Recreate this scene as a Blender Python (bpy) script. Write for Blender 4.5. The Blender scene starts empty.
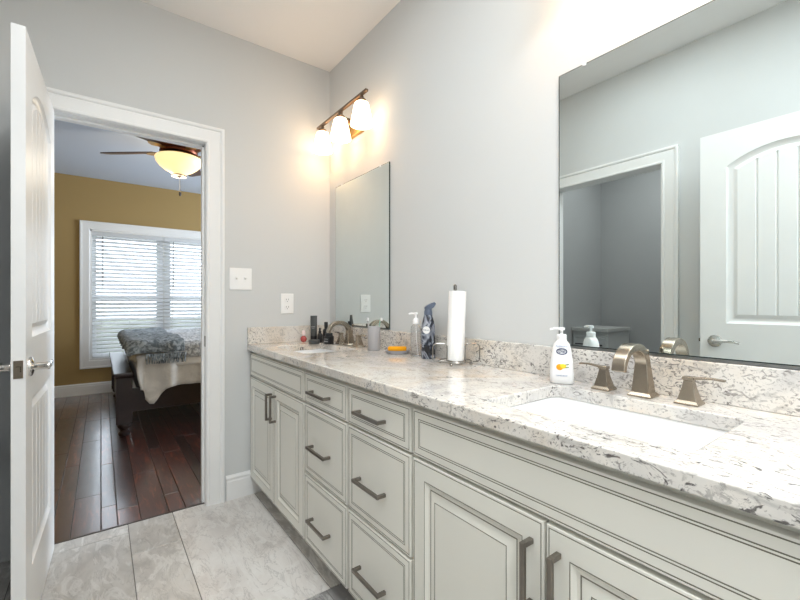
import bpy, bmesh, math, random
from math import sin, cos, pi, sqrt, atan, radians
from mathutils import Vector, Matrix
random.seed(7)
C = bpy.context.scene.collection
# ------------------------------------------------------------------ camera, world, lights, exposure
F, H = 402.0, 1.145
YAW = atan(299 / 402)
cd = bpy.data.cameras.new('camera'); cam = bpy.data.objects.new('camera', cd); C.objects.link(cam)
cd.sensor_width = 36; cd.lens = F / 800 * 36; cd.shift_y = 2.5 / 800; cd.clip_start = .01
cam.location = (0, 0, H); cam.rotation_euler = (pi / 2, 0, -YAW)
bpy.context.scene.camera = cam
vs = bpy.context.scene.view_settings
vs.view_transform = 'Standard'; vs.look = 'None'; vs.gamma = 1; vs.use_curve_mapping = False; vs.exposure = 0.16

w = bpy.data.worlds.new('sky'); bpy.context.scene.world = w; w.use_nodes = True
bg = w.node_tree.nodes['Background']; bg.inputs[0].default_value = (.80, .90, 1, 1); bg.inputs[1].default_value = 4.8

def area(name, loc, rot, sx, sy, power, col, spread=pi):
    l = bpy.data.lights.new(name, 'AREA'); l.shape = 'RECTANGLE'; l.size = sx; l.size_y = sy
    l.energy = power; l.color = col; l.spread = spread
    o = bpy.data.objects.new(name, l); o.location = loc; o.rotation_euler = rot; C.objects.link(o); return o
area('added_bedroom_side_fill', (4.2, 4.3, 1.5), (0, radians(90), 0), 1.5, 1.6, 150, (.76, .88, 1))  # unseen fill panel added to brighten the bedroom from the right
area('added_fill_by_entry', (.30, -.45, 2.66), (0, 0, 0), .75, .75, 36, (.92, .965, .985))  # added fill behind the camera, no fixture modelled
area('added_fill_over_floor', (.30, 1.0, 2.70), (0, 0, 0), .5, .8, 9, (.92, .965, .985))  # second added fill under the ceiling, no fixture modelled
area('added_side_room_fill', (-1.15, 1.35, 2.70), (0, 0, 0), .5, .5, 12, (.98, .99, .97))  # fill added to lift the dark side room in the mirror

# ------------------------------------------------------------------ materials
def lin(c):
    return tuple((v / 12.92 if v <= .04045 else ((v + .055) / 1.055) ** 2.4) for v in (x / 255 for x in c)) + (1,)
MATS = {}
def mat(name, col, rough=.5, metal=0, var=0, vscale=8, bump=0, bscale=60, trans=0, emit=None, es=0, coat=0, spec=.5, ior=1.45, alpha=1):
    m = bpy.data.materials.new(name); m.use_nodes = True; nt = m.node_tree; p = nt.nodes['Principled BSDF']
    c = lin(col); p.inputs['Base Color'].default_value = c
    p.inputs['Roughness'].default_value = rough; p.inputs['Metallic'].default_value = metal
    p.inputs['Specular IOR Level'].default_value = spec; p.inputs['IOR'].default_value = ior
    p.inputs['Transmission Weight'].default_value = trans; p.inputs['Coat Weight'].default_value = coat
    p.inputs['Coat Roughness'].default_value = .08; p.inputs['Alpha'].default_value = alpha
    if emit: p.inputs['Emission Color'].default_value = lin(emit); p.inputs['Emission Strength'].default_value = es
    tc = nt.nodes.new('ShaderNodeTexCoord')
    if var or not bump:
        n = nt.nodes.new('ShaderNodeTexNoise'); n.inputs['Scale'].default_value = vscale; n.inputs['Detail'].default_value = 4
        nt.links.new(tc.outputs['Object'], n.inputs['Vector'])
        r = nt.nodes.new('ShaderNodeValToRGB'); v = var or .015
        r.color_ramp.elements[0].position = .3; r.color_ramp.elements[1].position = .7
        r.color_ramp.elements[0].color = tuple(max(0, x * (1 - v)) for x in c[:3]) + (1,)
        r.color_ramp.elements[1].color = tuple(min(1, x * (1 + v)) for x in c[:3]) + (1,)
        nt.links.new(n.outputs['Fac'], r.inputs['Fac']); nt.links.new(r.outputs['Color'], p.inputs['Base Color'])
    if bump:
        n = nt.nodes.new('ShaderNodeTexNoise'); n.inputs['Scale'].default_value = bscale; n.inputs['Detail'].default_value = 4
        nt.links.new(tc.outputs['Object'], n.inputs['Vector'])
        b = nt.nodes.new('ShaderNodeBump'); b.inputs['Strength'].default_value = bump; b.inputs['Distance'].default_value = .002
        nt.links.new(n.outputs['Fac'], b.inputs['Height']); nt.links.new(b.outputs['Normal'], p.inputs['Normal'])
    MATS[name] = m; return m
def ramp(nt, fac, stops):
    r = nt.nodes.new('ShaderNodeValToRGB'); e = r.color_ramp.elements
    while len(e) < len(stops): e.new(.5)
    for k, (pos, c) in enumerate(stops): e[k].position = pos; e[k].color = c if len(c) == 4 else c + (1,)
    nt.links.new(fac, r.inputs['Fac']); return r.outputs['Color']
def mix(nt, f, a, b, mode='MIX'):
    m = nt.nodes.new('ShaderNodeMix'); m.data_type = 'RGBA'; m.blend_type = mode
    for s, v in ((m.inputs['Factor'], f), (m.inputs['A'], a), (m.inputs['B'], b)):
        if hasattr(v, 'links') or isinstance(v, bpy.types.NodeSocket): nt.links.new(v, s)
        else: s.default_value = v
    return m.outputs['Result']
def noise(nt, vec, scale, detail=4, dist=0, rough=.5, sc=None, rot=None, loc=None):
    if sc or rot or loc:
        mp = nt.nodes.new('ShaderNodeMapping'); nt.links.new(vec, mp.inputs['Vector'])
        if sc: mp.inputs['Scale'].default_value = sc
        if rot: mp.inputs['Rotation'].default_value = rot
        if loc: mp.inputs['Location'].default_value = loc
        vec = mp.outputs['Vector']
    n = nt.nodes.new('ShaderNodeTexNoise'); n.inputs['Scale'].default_value = scale; n.inputs['Detail'].default_value = detail
    n.inputs['Distortion'].default_value = dist; n.inputs['Roughness'].default_value = rough
    nt.links.new(vec, n.inputs['Vector']); return n.outputs['Fac']
def base(name, rough=.3):
    m = bpy.data.materials.new(name); m.use_nodes = True; nt = m.node_tree; p = nt.nodes['Principled BSDF']
    p.inputs['Roughness'].default_value = rough; MATS[name] = m
    tc = nt.nodes.new('ShaderNodeTexCoord'); return m, nt, p, tc.outputs['Object']
BW = lambda v: (v, v, v, 1)

mat('wall_paint', (213, 214.5, 214), .85, bump=.15, bscale=220)
mat('wall_paint_shaded', (180, 181, 182), .85, bump=.15, bscale=220)  # same wall paint, its colour greyed to stand for an unlit room
mat('tan_paint', (168, 142, 94), .85, bump=.15, bscale=220)
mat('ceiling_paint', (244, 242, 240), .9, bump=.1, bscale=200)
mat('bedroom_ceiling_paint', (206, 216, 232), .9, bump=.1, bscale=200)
mat('trim_white', (240, 240, 239), .35, var=.01)
mat('door_white', (238, 238, 237), .38, var=.01)
mat('cabinet_paint', (228, 226, 217), .38, var=.012, vscale=5)
mat('glaze', (122, 118, 105), .6)
mat('gap_dark', (46, 43, 38), .8)
mat('toe_kick', (150, 145, 134), .6)
mat('porcelain', (250, 250, 250), .12, coat=.4)
mat('nickel', (166, 155, 140), .27, 1, var=.05, vscale=30)
mat('nickel_pull', (140, 134, 127), .34, 1, var=.05, vscale=30)
mat('chrome', (215, 212, 208), .1, 1)
mat('lamp_bronze', (128, 112, 98), .35, 1)
mat('mirror_silver', (224, 232, 232), .0, 1)
mat('mirror_edge', (70, 80, 78), .15, .3)
mat('channel_metal', (150, 152, 152), .3, 1)
mat('clip_clear', (235, 238, 238), .2)
mat('plate_white', (248, 248, 247), .3)
mat('slot_dark', (120, 118, 115), .5)
mat('shade_glow', (255, 240, 215), .5, emit=(255, 220, 180), es=5.4)
mat('black_plastic', (32, 32, 34), .35)
mat('dark_grey', (74, 76, 76), .45)
mat('label_grey', (150, 150, 150), .5)
mat('grey_ceramic', (176, 174, 176), .4)
mat('white_plastic', (248, 248, 248), .3)
mat('bottle_white', (244, 244, 244), .28, coat=.3)
mat('label_blue', (44, 58, 104), .4)
mat('label_soft_blue', (150, 165, 200), .4)
mat('orange_fruit', (245, 165, 20), .4)
mat('yellow_fruit', (252, 215, 60), .4)
mat('leaf_green', (90, 130, 50), .5)
mat('sponge_orange', (250, 170, 8), .8, bump=.4, bscale=300)
mat('red_glass', (188, 84, 80), .15)
mat('pink_glass', (240, 215, 210), .1)
mat('paper', (250, 250, 249), .9, bump=.4, bscale=160)
mat('clear_plastic', (240, 240, 240), .04, trans=.92, ior=1.25)
mat('wire_metal', (150, 147, 142), .25, 1)
mat('brush_green', (150, 190, 175), .4)
mat('dark_wood', (34, 17, 15), .34, var=.3, vscale=14, coat=.12)
mat('sheet_white', (236, 236, 236), .9, bump=.3, bscale=40)
mat('mattress_white', (226, 226, 224), .9)
mat('slat_white', (236, 238, 240), .45)
nt = MATS['slat_white'].node_tree; tl = nt.nodes.new('ShaderNodeBsdfTranslucent'); tl.inputs[0].default_value = (.85, .86, .88, 1)
mxs = nt.nodes.new('ShaderNodeMixShader'); mxs.inputs[0].default_value = .28; op = nt.nodes['Material Output']
nt.links.new(nt.nodes['Principled BSDF'].outputs[0], mxs.inputs[1]); nt.links.new(tl.outputs[0], mxs.inputs[2]); nt.links.new(mxs.outputs[0], op.inputs['Surface'])
mat('blade_wood', (66, 40, 28), .35, var=.25, vscale=12)
mat('fan_bronze', (120, 62, 40), .35, .7, var=.2, vscale=20)
mat('fan_gold', (190, 150, 90), .3, .9)
mat('bowl_glow', (240, 220, 175), .5, emit=(255, 226, 165), es=1.0)
mat('window_glass', (255, 255, 255), 0, trans=1, ior=1.02)
mat('grey_cabinet', (196, 198, 198), .5)
mat('grey_top', (196, 196, 194), .4)
mat('lawn', (96, 110, 70), .9, var=.3, vscale=2)
mat('bark', (80, 66, 54), .9, var=.3)
mat('foliage', (104, 108, 88), .8, var=.4, vscale=3)
mat('grout', (118, 114, 110), .9)
mat('threshold', (60, 48, 44), .4)

# granite
def granite(name, zlo, zhi, fleck, fs=42, dark=(104, 98, 95)):
  m, nt, p, v = base(name, .13)
  a = ramp(nt, noise(nt, v, 3.2, 5, 1.2), [(.34, lin((220, 208, 193))), (.5, lin((230, 225, 218))), (.66, lin((208, 205, 202)))])
  s = noise(nt, v, 16, 9, 1.5, .65, sc=(1.6, .8, 1.2), rot=(.2, .1, .5))
  sf = ramp(nt, s, [(.54, BW(0)), (.62, BW(.38)), (.74, BW(.6))])
  a = mix(nt, sf, a, lin((160, 157, 154)))
  # speckle zone mask
  zone = ramp(nt, noise(nt, v, 3.0, 5, 1.0, loc=(3, 1, 0)), [(zlo, BW(.04)), (zhi, BW(1))])
  k1 = noise(nt, v, fs, 7, 2.0, .62, sc=(1.5, .7, 1.1), rot=(0, .3, .6))
  kf = ramp(nt, k1, [(fleck, BW(0)), (fleck + .035, BW(.75)), (fleck + .09, BW(1))])
  kf = mix(nt, 1.0, kf, zone, 'MULTIPLY')
  a = mix(nt, kf, a, lin(dark))
  k3 = ramp(nt, noise(nt, v, 26, 8, 2.6, .6, sc=(1.4, .6, 1), rot=(.1, 0, .8), loc=(5, 2, 1)), [(.60, BW(0)), (.64, BW(.9))])
  zone2 = ramp(nt, noise(nt, v, 3.4, 3, .6, loc=(8, 4, 2)), [(.46, BW(0)), (.56, BW(1))])
  k3 = mix(nt, 1.0, k3, zone2, 'MULTIPLY')
  a = mix(nt, k3, a, lin((72, 66, 66)))
  k2 = ramp(nt, noise(nt, v, 150, 4, .5), [(.60, BW(0)), (.66, BW(.5))])
  a = mix(nt, k2, a, lin((130, 124, 120)))
  nt.links.new(a, p.inputs['Base Color']); p.inputs['Coat Weight'].default_value = .3; p.inputs['Coat Roughness'].default_value = .05
granite('granite', .46, .60, .565)
granite('granite_dense', .36, .52, .54, 64, (124, 118, 114))

# stone tile
def tile_mat(name, c0, c1, c2):
    m, nt, p, v = base(name, .34)
    g = nt.nodes.new('ShaderNodeNewGeometry')
    sh = nt.nodes.new('ShaderNodeVectorMath'); sh.operation = 'MULTIPLY_ADD'
    cmb = nt.nodes.new('ShaderNodeCombineXYZ')
    for q in range(3): nt.links.new(g.outputs['Random Per Island'], cmb.inputs[q])
    nt.links.new(cmb.outputs[0], sh.inputs[0]); sh.inputs[1].default_value = (7, 5, 3); nt.links.new(v, sh.inputs[2])
    v = sh.outputs[0]
    a = ramp(nt, noise(nt, v, 3.5, 7, .9, .6, sc=(1.6, .9, 1), rot=(0, 0, .7)), [(.3, lin(c0)), (.5, lin(c1)), (.68, lin(c2))])
    vein = ramp(nt, noise(nt, v, 4.5, 9, 2.4, .62, sc=(2.2, .7, 1), rot=(0, 0, .6)), [(.48, BW(0)), (.5, BW(.5)), (.52, BW(0))])
    a = mix(nt, vein, a, lin((150, 146, 142)))
    v2 = ramp(nt, noise(nt, v, 7, 8, 1.8, .6, sc=(2, .8, 1), rot=(0, 0, .9)), [(.52, BW(0)), (.60, BW(.5)), (.7, BW(.1))])
    a = mix(nt, v2, a, lin((228, 226, 222)))
    hs = nt.nodes.new('ShaderNodeHueSaturation'); nt.links.new(a, hs.inputs['Color'])
    mr = nt.nodes.new('ShaderNodeMapRange'); nt.links.new(g.outputs['Random Per Island'], mr.inputs[0]); mr.inputs[3].default_value = .9; mr.inputs[4].default_value = 1.06
    nt.links.new(mr.outputs[0], hs.inputs['Value']); nt.links.new(hs.outputs[0], p.inputs['Base Color'])
tile_mat('tile_stone', (160, 156, 151), (192, 188, 182), (208, 205, 200))
tile_mat('tile_stone_pale', (192, 186, 181), (216, 211, 206), (226, 223, 219))
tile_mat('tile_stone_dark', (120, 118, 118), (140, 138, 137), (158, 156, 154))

# wood floor planks
m, nt, p, v = base('plank_wood', .22); p.inputs['Specular IOR Level'].default_value = .9; p.inputs['Coat Weight'].default_value = 1; p.inputs['Coat IOR'].default_value = 2.2; p.inputs['Coat Roughness'].default_value = .2
g = nt.nodes.new('ShaderNodeNewGeometry')
cmb = nt.nodes.new('ShaderNodeCombineXYZ')
for q in range(3): nt.links.new(g.outputs['Random Per Island'], cmb.inputs[q])
sh = nt.nodes.new('ShaderNodeVectorMath'); sh.operation = 'MULTIPLY_ADD'
nt.links.new(cmb.outputs[0], sh.inputs[0]); sh.inputs[1].default_value = (9, 13, 3); nt.links.new(v, sh.inputs[2])
gr = noise(nt, sh.outputs[0], 14, 8, .6, .6, sc=(3.0, .35, 1))
a = ramp(nt, gr, [(.32, lin((34, 17, 14))), (.48, lin((92, 42, 28))), (.52, lin((70, 32, 22))), (.66, lin((138, 70, 42)))])
tone = ramp(nt, g.outputs['Random Per Island'], [(0, lin((120, 100, 98))), (.5, lin((190, 170, 165))), (1, lin((255, 235, 225)))])
a = mix(nt, 1.0, a, tone, 'MULTIPLY'); nt.links.new(a, p.inputs['Base Color'])
rr = nt.nodes.new('ShaderNodeMapRange'); nt.links.new(noise(nt, sh.outputs[0], 10, 5, .5, sc=(2, .6, 1)), rr.inputs[0])
rr.inputs[3].default_value = .26; rr.inputs[4].default_value = .38; nt.links.new(rr.outputs[0], p.inputs['Roughness'])
b = nt.nodes.new('ShaderNodeBump'); b.inputs['Strength'].default_value = .25; b.inputs['Distance'].default_value = .003
nt.links.new(noise(nt, sh.outputs[0], 9, 3, .4, sc=(3, .7, 1)), b.inputs['Height']); nt.links.new(b.outputs['Normal'], p.inputs['Normal'])

# fabrics
def fabric(name, c1, c2, scale, thr=.5):
    m, nt, p, v = base(name, .95)
    a = ramp(nt, noise(nt, v, scale, 6, .6, .65), [(thr - .07, lin(c1)), (thr + .07, lin(c2))]); nt.links.new(a, p.inputs['Base Color'])
    b = nt.nodes.new('ShaderNodeBump'); b.inputs['Strength'].default_value = .5; b.inputs['Distance'].default_value = .004
    nt.links.new(noise(nt, v, scale * 2, 5), b.inputs['Height']); nt.links.new(b.outputs['Normal'], p.inputs['Normal'])
fabric('throw_fabric', (92, 100, 106), (158, 166, 172), 30)
fabric('quilt_fabric', (150, 153, 158), (226, 228, 230), 34)
fabric('cream_fabric', (206, 203, 199), (222, 219, 215), 6)
# marbled spray can
m, nt, p, v = base('can_swirl', .25)
a = ramp(nt, noise(nt, v, 11, 2, 2.4, .5, sc=(1, 1, .8)), [(.38, lin((26, 28, 34))), (.46, lin((60, 66, 80))), (.54, lin((168, 174, 186))), (.60, lin((100, 107, 122))), (.68, lin((38, 41, 50)))])
nt.links.new(a, p.inputs['Base Color'])
mat('can_trigger', (100, 110, 128), .3, .2)

# ------------------------------------------------------------------ mesh helpers
class MB:
    def __init__(s): s.bm = bmesh.new(); s.mi = 0
    def face(s, vs, mi=None):
        try: f = s.bm.faces.new(vs)
        except ValueError: return None
        f.material_index = s.mi if mi is None else mi; return f
    def quad(s, pts, mi=None): return s.face([s.bm.verts.new(p) for p in pts], mi)
    def box(s, x0, x1, y0, y1, z0, z1, mi=None):
        v = [s.bm.verts.new((x, y, z)) for z in (z0, z1) for x, y in ((x0, y0), (x1, y0), (x1, y1), (x0, y1))]
        for q in ((3, 2, 1, 0), (4, 5, 6, 7), (0, 1, 5, 4), (1, 2, 6, 5), (2, 3, 7, 6), (3, 0, 4, 7)): s.face([v[k] for k in q], mi)
        return s
    def rings(s, rings, cap0=True, cap1=True, mi=None, closed=True, mats=None):
        R = [[s.bm.verts.new(p) for p in r] for r in rings]; n = len(R[0])
        for j in range(len(R) - 1):
            for i in range(n if closed else n - 1):
                s.face([R[j][i], R[j][(i + 1) % n], R[j + 1][(i + 1) % n], R[j + 1][i]], mats[j] if mats else mi)
        if cap0: s.face(R[0][::-1], mi)
        if cap1: s.face(R[-1], mats[-1] if mats else mi)
        return s
    def lathe(s, prof, c=(0, 0, 0), n=24, mi=None, cap0=True, cap1=True, sx=1, sy=1, mats=None):
        return s.rings([[(c[0] + r * sx * cos(2 * pi * i / n), c[1] + r * sy * sin(2 * pi * i / n), c[2] + z) for i in range(n)] for r, z in prof], cap0, cap1, mi, mats=mats)
    def tube(s, pts, r, n=10, mi=None, closed=False, flat=1.0):
        pts = [Vector(p) for p in pts]; N = len(pts); rings = []; up = None
        for k in range(N):
            if closed: t = pts[(k + 1) % N] - pts[k - 1]
            else: t = pts[min(k + 1, N - 1)] - pts[max(k - 1, 0)]
            t.normalize()
            if up is None:
                up = Vector((0, 0, 1)) if abs(t.z) < .9 else Vector((1, 0, 0))
            up = (up - t * up.dot(t)).normalized(); sd = t.cross(up)
            rr = r[k] if isinstance(r, (list, tuple)) else r
            rings.append([tuple(pts[k] + sd * cos(2 * pi * i / n) * rr + up * sin(2 * pi * i / n) * rr * flat) for i in range(n)])
        if closed: rings.append(rings[0]); return s.rings(rings, False, False, mi)
        return s.rings(rings, True, True, mi)
    def bar(s, p0, p1, a, b, mi=None):   # rectangular bar between points, a=horizontal width, b=vertical
        return s.tube2([p0, p1], a, b, mi)
    def tube2(s, pts, a, b, mi=None, up0=None):
        pts = [Vector(p) for p in pts]; N = len(pts); rings = []; up = Vector(up0) if up0 else None
        for k in range(N):
            t = (pts[min(k + 1, N - 1)] - pts[max(k - 1, 0)]).normalized()
            if up is None: up = Vector((0, 0, 1)) if abs(t.z) < .9 else Vector((1, 0, 0))
            up = (up - t * up.dot(t)).normalized(); sd = t.cross(up)
            A = (a[k] if isinstance(a, (list, tuple)) else a) / 2; Bq = (b[k] if isinstance(b, (list, tuple)) else b) / 2
            rings.append([tuple(pts[k] + sd * x * A + up * y * Bq) for x, y in ((-1, -1), (1, -1), (1, 1), (-1, 1))])
        return s.rings(rings, True, True, mi)
    def sphere(s, c, r, mi=None, n=16, sx=1, sy=1, sz=1):
        prof = [(max(r * sin(pi * k / 10), .0002), -r * cos(pi * k / 10) * sz) for k in range(11)]
        return s.lathe(prof, c, n, mi, sx=sx, sy=sy)
    def build(s, name, mats, parent=None, smooth=35, bevel=0, seg=2, kind=None):
        bmesh.ops.recalc_face_normals(s.bm, faces=s.bm.faces)
        me = bpy.data.meshes.new(name); s.bm.to_mesh(me); s.bm.free()
        for m in (mats if isinstance(mats, (list, tuple)) else [mats]): me.materials.append(MATS[m])
        if smooth: me.shade_smooth(); me.set_sharp_from_angle(angle=radians(smooth))
        o = bpy.data.objects.new(name, me); C.objects.link(o); o.parent = parent
        if bevel:
            b = o.modifiers.new('bevel', 'BEVEL'); b.width = bevel; b.segments = seg; b.limit_method = 'ANGLE'; b.angle_limit = radians(40)
        if kind: o['kind'] = kind
        return o
def thing(name, label, cat, loc=(0, 0, 0), rz=0, group=None, kind=None):
    o = bpy.data.objects.new(name, None); C.objects.link(o); o.location = loc; o.rotation_euler = (0, 0, rz); o.empty_display_size = .05
    tag(o, label, cat, group, kind); return o
def tag(o, label, cat, group=None, kind=None):
    o['label'] = label; o['category'] = cat
    if group: o['group'] = group
    if kind: o['kind'] = kind
    return o
def dup(root, loc, rz=None, label=None):
    r = root.copy(); C.objects.link(r); r.location = loc
    if rz is not None: r.rotation_euler = (0, 0, rz)
    if label: r['label'] = label
    for ch in list(root.children):
        c = ch.copy(); C.objects.link(c); c.parent = r
        for g in list(ch.children):
            d = g.copy(); C.objects.link(d); d.parent = c
    return r
def struct(o, label, cat): return tag(o, label, cat, kind='structure')

# ------------------------------------------------------------------ room constants
WX, WY, LX, ZC = 1.243, 2.47, -.372, 2.706      # mirror wall, doorway wall, left wall, ceiling
WT = .12; YB = 6.35                             # wall thickness, bedroom window wall
DX0, DX1, DH = -.200, .474, 2.042               # doorway inner faces
NB = -1.25                                      # near wall

# ------------------------------------------------------------------ structure
def wall_with_hole(name, axis, pos0, pos1, a0, a1, z1, holes, m, label):
    b = MB(); ys = sorted(set([a0, a1] + [h for q in holes for h in q[:2]]))
    for i in range(len(ys) - 1):
        lo, hi = ys[i], ys[i + 1]; hh = [q for q in holes if q[0] <= lo + 1e-6 and q[1] >= hi - 1e-6]
        segs = [(0, z1)] if not hh else [(0, hh[0][2]), (hh[0][3], z1)]
        for (s0, s1) in segs:
            if s1 - s0 < 1e-4: continue
            if axis == 'x': b.box(pos0, pos1, lo, hi, s0, s1)
            else: b.box(lo, hi, pos0, pos1, s0, s1)
    bmesh.ops.remove_doubles(b.bm, verts=b.bm.verts, dist=1e-5)
    return struct(b.build(name, m, smooth=0), label, 'wall')

o = MB().box(WX, WX + .12, NB - .12, WY, 0, ZC).build('wall_right', 'wall_paint', smooth=0); struct(o, 'light grey painted wall carrying both mirrors', 'wall')
wall_with_hole('wall_far', 'y', WY, WY + WT / 2, LX - .12, WX + .12, ZC, [(DX0 - .02, DX1 + .02, 0, DH + .02)], 'wall_paint', 'light grey wall around the doorway to the bedroom')
wall_with_hole('wall_bedroom_near', 'y', WY + WT / 2, WY + WT, -1.8, 4.3, ZC, [(DX0 - .02, DX1 + .02, 0, DH + .02)], 'tan_paint', 'tan bedroom side of the doorway wall')
wall_with_hole('wall_left', 'x', LX - .12, LX, NB - .12, WY, ZC, [(1.04, 1.815, 0, DH + .02)], 'wall_paint', 'light grey wall behind the open doors, seen in the big mirror')
o = MB().box(LX, WX, NB - .12, NB, 0, ZC).build('wall_near', 'wall_paint', smooth=0); struct(o, 'light grey wall behind the camera', 'wall')
o = MB().box(LX, -.19, -.06, .045, 0, ZC).build('wall_stub', 'wall_paint', smooth=0); struct(o, 'short grey wall return carrying the second door', 'wall')
o = MB().box(LX - .12, WX + .12, NB - .12, WY + WT / 2, ZC, ZC + .1).build('ceiling', 'ceiling_paint', smooth=0); struct(o, 'white bathroom ceiling', 'ceiling')
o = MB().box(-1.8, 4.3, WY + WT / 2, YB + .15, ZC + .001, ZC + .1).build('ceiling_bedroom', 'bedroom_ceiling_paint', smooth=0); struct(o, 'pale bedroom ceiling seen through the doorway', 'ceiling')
wx0, wx1, wz0, wz1 = -.112, 1.50, .42, 2.062
wall_with_hole('wall_bedroom_window', 'y', YB, YB + .14, -1.8, 4.3, ZC, [(wx0, wx1, wz0, wz1)], 'tan_paint', 'tan bedroom wall around the window')
o = MB().box(-1.92, -1.8, WY + WT / 2, YB + .14, 0, ZC).build('wall_bedroom_left', 'tan_paint', smooth=0); struct(o, 'tan bedroom wall on the left', 'wall')
wall_with_hole('wall_bedroom_right', 'x', 4.3, 4.42, WY + WT / 2, YB + .14, ZC, [(3.5, 5.1, .7, 2.3)], 'tan_paint', 'tan bedroom wall on the right')  # unseen opening added for the bedroom side fill
# closet room
cx0 = -1.9
o = MB().box(cx0 - .1, cx0, .5, 2.3, 0, ZC).build('wall_closet_back', 'wall_paint_shaded', smooth=0); struct(o, 'shade-greyed back wall of the side room seen in the big mirror', 'wall')
o = MB().box(cx0, LX - .12, 2.206, 2.306, 0, ZC).build('wall_closet_side', 'wall_paint_shaded', smooth=0); struct(o, 'shade-greyed side wall of the side room seen in the big mirror', 'wall')
o = MB().box(cx0, LX - .12, .5, .6, 0, ZC).build('wall_closet_near', 'wall_paint_shaded', smooth=0); struct(o, 'shade-greyed near wall of the side room', 'wall')
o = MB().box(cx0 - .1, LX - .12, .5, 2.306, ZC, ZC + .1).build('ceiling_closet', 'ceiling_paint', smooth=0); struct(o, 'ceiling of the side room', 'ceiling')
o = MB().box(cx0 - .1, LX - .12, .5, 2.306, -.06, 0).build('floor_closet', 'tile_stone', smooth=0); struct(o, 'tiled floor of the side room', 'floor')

# bathroom floor: individual stone tiles over grout
b = MB(); b.box(LX - .12, WX + .12, NB - .12, 2.505, -.06, -.003, 0)
G = .0028
def tile(x0, x1, y0, y1, mi):
    x0 += G / 2; x1 -= G / 2; y0 += G / 2; y1 -= G / 2; e = .0015
    b.rings([[(x0, y0, -.004), (x1, y0, -.004), (x1, y1, -.004), (x0, y1, -.004)],
             [(x0, y0, -e), (x1, y0, -e), (x1, y1, -e), (x0, y1, -e)],
             [(x0 + e, y0 + e, 0), (x1 - e, y0 + e, 0), (x1 - e, y1 - e, 0), (x0 + e, y1 - e, 0)]], False, True, mi)
XL, XR = LX - .115, WX
tile(.3125, .74, 1.46, 2.505, 2)
tile(.74, XR, 1.46, 2.505, 1)  # greyer stone split here to stand for shade under the vanity overhang
tile(.1115, .3125, 2.19, 2.505, 1)
tile(.1115, .3125, 1.58, 2.19, 1)
tile(XL, .1115, 2.41, 2.505, 1)
tile(-.30, .1115, 1.80, 2.41, 1); tile(XL, -.30, 1.80, 2.41, 1)
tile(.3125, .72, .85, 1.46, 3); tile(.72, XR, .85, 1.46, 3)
tile(-.09, .3125, 1.18, 1.58, 1); tile(XL, -.09, 1.18, 1.80, 1); tile(-.09, .1115, 1.58, 1.80, 1)
tile(-.09, .3125, .57, 1.18, 1); tile(XL, -.09, .57, 1.18, 1)
tile(.3125, .72, .24, .85, 1); tile(.72, XR, .24, .85, 1)
y = .57
tile(XL, .1, -.04, .57, 1); tile(.1, .3125, -.04, .57, 1); tile(.3125, .72, -.37, .24, 1); tile(.72, XR, -.37, .24, 1)
tile(XL, .1, NB, -.04, 1); tile(.1, .3125, NB, -.04, 1); tile(.3125, .72, NB, -.37, 1); tile(.72, XR, NB, -.37, 1)
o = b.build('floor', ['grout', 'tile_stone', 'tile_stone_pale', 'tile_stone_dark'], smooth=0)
struct(o, 'pale grey stone tile bathroom floor with thin grout lines', 'floor')
# bedroom plank floor
b = MB(); b.box(-1.8, 4.3, 2.515, YB, -.06, -.004, 1)
x = -1.8 + .0; rnd = random.Random(3)
k = 0
widths = [.12, .07, .10, .13, .08]
while x < 4.28:
    wd = .18 if k == 0 else widths[(k - 1) % 5]; k += 1; y = 2.515 - rnd.random() * .9
    while y < YB:
        ln = rnd.uniform(.7, 1.5); y0, y1 = max(y, 2.515) + .001, min(y + ln, YB) - .001
        if y1 - y0 > .03:
            x0, x1 = x + .0015, min(x + wd, 4.299) - .0015; e = .0025
            b.rings([[(x0, y0, -.005), (x1, y0, -.005), (x1, y1, -.005), (x0, y1, -.005)],
                     [(x0, y0, -e), (x1, y0, -e), (x1, y1, -e), (x0, y1, -e)],
                     [(x0 + e, y0 + e, 0), (x1 - e, y0 + e, 0), (x1 - e, y1 - e, 0), (x0 + e, y1 - e, 0)]], False, True, 0)
        y += ln
    x += wd
o = b.build('floor_bedroom', ['plank_wood', 'gap_dark'], smooth=0); struct(o, 'glossy dark red-brown plank floor of the bedroom', 'floor')
o = MB().box(DX0 - .02, DX1 + .02, 2.503, 2.517, -.01, .0015).build('trim_threshold', 'threshold', smooth=0); struct(o, 'dark strip between tile and planks in the doorway', 'trim')

# casing profile (distance from opening, thickness)
CAS = [(0, .0), (0, .011), (.004, .014), (.012, .014), (.016, .011), (.020, .0115), (.066, .015), (.069, .012), (.072, .012), (.075, .017), (.080, .020), (.086, .021), (.092, .019), (.092, 0)]
def casing(name, axis, wall, sgn, a0, a1, ztop, label, zbot=None, prof=CAS, mt='trim_white'):
    """mitred casing round an opening on a wall; axis = direction the opening runs along"""
    b = MB(); rings = []
    P = lambda a, z, t: (a, wall + sgn * t, z) if axis == 'x' else (wall + sgn * t, a, z)
    z0 = 0 if zbot is None else zbot
    if zbot is None:
        rings = [[P(a0 - d, z0, t) for d, t in prof], [P(a0 - d, ztop + d, t) for d, t in prof], [P(a1 + d, ztop + d, t) for d, t in prof], [P(a1 + d, z0, t) for d, t in prof]]
        b.rings(rings, True, True)
    else:
        rings = [[P(a0 - d, z0 - d, t) for d, t in prof], [P(a0 - d, ztop + d, t) for d, t in prof], [P(a1 + d, ztop + d, t) for d, t in prof], [P(a1 + d, z0 - d, t) for d, t in prof]]
        rings.append(rings[0]); b.rings(rings, False, False)
    return struct(b.build(name, mt, smooth=20), label, 'trim')
casing('trim_1', 'x', WY, -1, DX0 - .012, DX1 + .003, DH + .003, 'white moulded casing around the bedroom doorway')
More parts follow.
